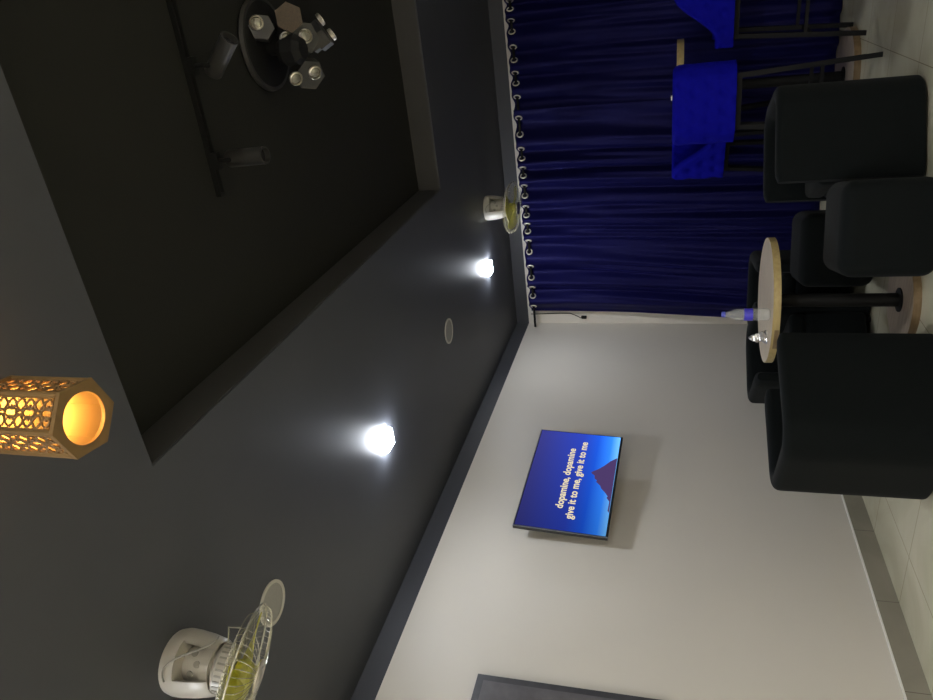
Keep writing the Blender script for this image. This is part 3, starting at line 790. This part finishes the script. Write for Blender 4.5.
tubC.location = (-2.05, 4.80, 0); tubC.rotation_euler = (0, 0, face(0.15, -1.0))
tubC['group'] = G; tubC['label'] = ('black tub chair behind the wooden table top, against the blue curtain')

def make_pouf():
    t = thing('pouf', '', 'stool')
    b = MB(); b.rbox((0, 0, 0.225), (0.42, 0.42, 0.39), 0.065, 6); b.build('cushion', M['velvet_black'], t)
    for sx in (-1, 1):
        for sy in (-1, 1):
            b = MB(); b.cyl((sx * 0.11, sy * 0.11, 0), (sx * 0.11, sy * 0.11, 0.04), 0.018, n=12); b.build('foot', M['black_metal'], t)
    return t
pf = make_pouf(); pf.location = (-1.155, 3.46, 0); pf.rotation_euler = (0, 0, 0.28)
pf['label'] = 'low black fabric pouf in front, right beside the wooden table'; pf['group'] = 'black poufs'
dup(pf, (-1.575, 4.37, 0), 0.25, 'low black fabric pouf half hidden behind the round wooden table', 'black poufs')

def make_table(r_top, h, r_base, th_, bt, label):
    t = thing('round_table', label, 'table')
    b = MB(); b.lathe([(0, h), (r_top - 0.002, h), (r_top - 0.002, h - 0.001), (0, h - 0.001)], n=64); b.build('table_top', M['wood_top'], t)
    b = MB(); b.lathe([(0, h - th_), (r_top, h - th_), (r_top, h - 0.0005), (r_top - 0.003, h)], n=64); b.build('top_edge', M['wood_edge'], t)
    b = MB(); b.cyl((0, 0, bt), (0, 0, h - th_), 0.034, n=24); b.lathe([(0.034, bt), (0.06, bt), (0.06, bt + 0.006), (0.034, bt + 0.010)], n=32)
    b.lathe([(0.034, h - th_ - 0.02), (0.12, h - th_ - 0.006), (0.12, h - th_)], n=32); b.build('pole', M['black_metal'], t)
    b = MB(); b.lathe([(0, bt), (r_base, bt)], n=48); b.mi = 1; b.lathe([(r_base, bt), (r_base, 0.0), (0, 0.0)], n=48); b.build('base', [M['base_wood'], M['base_edge']], t)
    return t
tb = make_table(0.322, 0.652, 0.215, 0.034, 0.035, 'low round wooden table on a black pole among the black chairs')
TX, TY = -1.60, 3.66
q0, q1 = on_z(775, 324, 0.632), on_z(773, 338, 0.632)
a0_, a1_ = sorted((math.atan2(q0.y - TY, q0.x - TX), math.atan2(q1.y - TY, q1.x - TX)))
b = MB(); b.lathe([(0.3195, 0.618), (0.3226, 0.620), (0.3226, 0.640), (0.3195, 0.642)], n=12, a0=a0_, a1=a1_); b.build('worn_edge', M['base_edge'], tb)
tb.location = (TX, TY, 0)
bt_ = make_table(0.33, 1.105, 0.30, 0.045, 0.04, 'tall round bar table partly hidden behind the blue bar stool')
BX, BY = -0.79, 5.52
bt_.location = (BX, BY, 0)
# bottle
bp_ = on_z(770, 314.5, 0.652)
bo = thing('water_bottle', 'clear plastic water bottle with blue label standing on the low wooden table', 'bottle', bp_)
b = MB(); b.lathe([(0.0, 0.001), (0.022, 0.0), (0.029, 0.006), (0.030, 0.03), (0.028, 0.035), (0.030, 0.04), (0.030, 0.06), (0.0275, 0.065), (0.030, 0.07), (0.030, 0.125), (0.028, 0.14), (0.030, 0.145), (0.026, 0.165), (0.015, 0.192), (0.0125, 0.205), (0.0, 0.206)], n=28); b.build('bottle_body', M['clear'], bo)
b = MB(); b.lathe([(0.0305, 0.080), (0.0305, 0.120)], n=28); b.build('label_band', M['label_blue'], bo)
b = MB(); b.lathe([(0, 0.225), (0.013, 0.225), (0.014, 0.222), (0.014, 0.207), (0, 0.206)], n=20); b.build('cap', M['cap_blue'], bo)
# crumpled foil sachet
fp_ = on_z(767, 337.5, 0.652)
fo = MB(); rnd = random.Random(5); vs = []; nu, nv = 8, 12
for j in range(nv + 1):
    v = j / nv; rr = 0.026 * (1 - v) ** 0.6 + 0.004 if v < 1 else 0.002
    for i in range(nu):
        a = 2 * PI * i / nu
        k = rr * rnd.uniform(0.75, 1.15)
        vs.append((k * 1.15 * math.cos(a) + 0.004 * math.sin(v * 6), k * 0.65 * math.sin(a), 0.088 * v))
fs = [(j * nu + i, j * nu + (i + 1) % nu, (j + 1) * nu + (i + 1) % nu, (j + 1) * nu + i) for j in range(nv) for i in range(nu)] + [list(range(nu))[::-1], [nv * nu + i for i in range(nu)]]
fo.add(vs, fs); fobj = fo.build('foil_wrapper', M['foil'], smooth=False, loc=fp_); fobj.rotation_euler = (0, 0, 0.5)
tag(fobj, 'crumpled silver foil wrapper beside the bottle on the low wooden table', 'wrapper')

# bar stools: tufted blue tub back on a dark metal frame
def make_stool():
    t = thing('bar_stool', '', 'bar stool')
    w, d, zs, ht = 0.47, 0.46, 0.765, 1.13
    th_ = 0.06
    pth = u_path(w - th_, d - th_ / 2 - 0.03, 0.10, 0.012)
    def hgt(u):
        e = min(u, 1 - u)
        q = max(0, min(1, (e - 0.04) / 0.25)); q = q * q * (3 - 2 * q)
        return zs + 0.11 + (ht - zs - 0.11) * q
    NZ = 22
    def prof(u):
        h1 = hgt(u); out = []; r = th_ / 2
        for i in range(NZ + 1): out.append((r, zs - 0.0 + (h1 - r - zs) * i / NZ))
        for i in range(1, 8): a = PI * i / 8; out.append((r * math.cos(a), h1 - r + r * math.sin(a)))
        for i in range(NZ + 1): out.append((-r, h1 - r - (h1 - r - zs) * i / NZ))
        return out
    sp = 0.105
    def disp(s, z, a):
        if abs(a) < th_ / 2 - 0.002: return 0
        dmin = 1e9
        row = round((z - zs - 0.07) / (sp * 0.8))
        for rr in (row - 1, row, row + 1):
            zz = zs + 0.07 + rr * sp * 0.8
            off = sp / 2 if rr % 2 else 0
            ss = round((s - off) / sp) * sp + off
            dmin = min(dmin, (s - ss) ** 2 + (z - zz) ** 2)
        g = 0.016 * math.exp(-dmin / 0.00045) - 0.004
        return -g if a > 0 else g
    b = MB(); sweep_u(b, pth, prof, disp); b.build('tub_back', M['velvet_blue'], t)
    b = MB(); b.rbox((0, 0.02, zs + 0.045), (w - 2 * th_ + 0.01, d - th_ - 0.02, 0.11), 0.035, 4); b.build('seat', M['velvet_blue'], t)
    b = MB(); s = 0.15
    for sx in (-1, 1): b.box((sx * s, 0, zs - 0.018), (0.028, 2 * s + 0.028, 0.034)); b.box((0, sx * s, zs - 0.018), (2 * s - 0.028, 0.028, 0.034))
    b.build('seat_frame', M['black_metal'], t, smooth=False)
    for sx in (-1, 1):
        for sy in (-1, 1):
            b = MB(); f0 = Vector((sx * 0.195, sy * 0.195, 0)); f1 = Vector((sx * 0.148, sy * 0.148, zs - 0.035))
            q = 0.014
            vs = [f0 + Vector((a * q, c * q, 0)) for a, c in ((-1, -1), (1, -1), (1, 1), (-1, 1))] + [f1 + Vector((a * q, c * q, 0)) for a, c in ((-1, -1), (1, -1), (1, 1), (-1, 1))]
            b.add(vs, [(3, 2, 1, 0), (4, 5, 6, 7), (0, 1, 5, 4), (1, 2, 6, 5), (2, 3, 7, 6), (3, 0, 4, 7)]); b.build('leg', M['black_metal'], t, smooth=False)
    for ang in range(4):
        rt = Matrix.Rotation(ang * PI / 2, 3, 'Z'); z = 0.30 if ang % 2 == 0 else 0.34
        s = 0.1757 - (z - 0.3) * 0.064
        b = MB(); b.box(rt @ Vector((0, s, z)), (2 * s - 0.026, 0.020, 0.020) if ang % 2 == 0 else (0.020, 2 * s - 0.026, 0.020)); b.build('footrest', M['black_metal'], t, smooth=False)
    return t
GS = 'blue tufted bar stools'
st = make_stool()
st.location = (-0.80, 4.93, 0); st.rotation_euler = (0, 0, face(-0.13, 1))
st['label'] = 'royal blue tufted velvet bar stool turned back towards us, in front of the bar table'; st['group'] = GS
dup(st, (-1.19, 5.70, 0), face(1, -0.45), 'royal blue bar stool with a dark fold, peeking out from behind the tufted stool', GS)
dup(st, (-0.30, 5.40, 0), face(-1, 0.05), 'royal blue bar stool cut off by the picture edge, arm sweeping down', GS)
cp_ = on_z(676, 98, 1.105); cp_ = Vector((-0.83, 5.40, 1.105))
cp_ = on_y(672.5, 98, 5.42); cp_.z = 1.105
b = MB(); b.lathe([(0, 0), (0.014, 0), (0.018, 0.036), (0.016, 0.036), (0.013, 0.004), (0, 0.004)], n=20)
cup = b.build('paper_cup', M['white_card'], loc=cp_); tag(cup, 'tiny white cup standing on the tall bar table', 'cup')

# ------------------------------------------------------------------ render settings
w = bpy.data.worlds.new('room_world'); SC.world = w; w.use_nodes = True
w.node_tree.nodes['Background'].inputs[0].default_value = (0.02, 0.02, 0.02, 1)
w.node_tree.nodes['Background'].inputs[1].default_value = 0.0
vs_ = SC.view_settings
vs_.view_transform = 'Standard'; vs_.look = 'None'; vs_.gamma = 1.0; vs_.use_curve_mapping = False
vs_.exposure = -0.12
SC.cycles.use_denoising = True
SC.cycles.max_bounces = 8
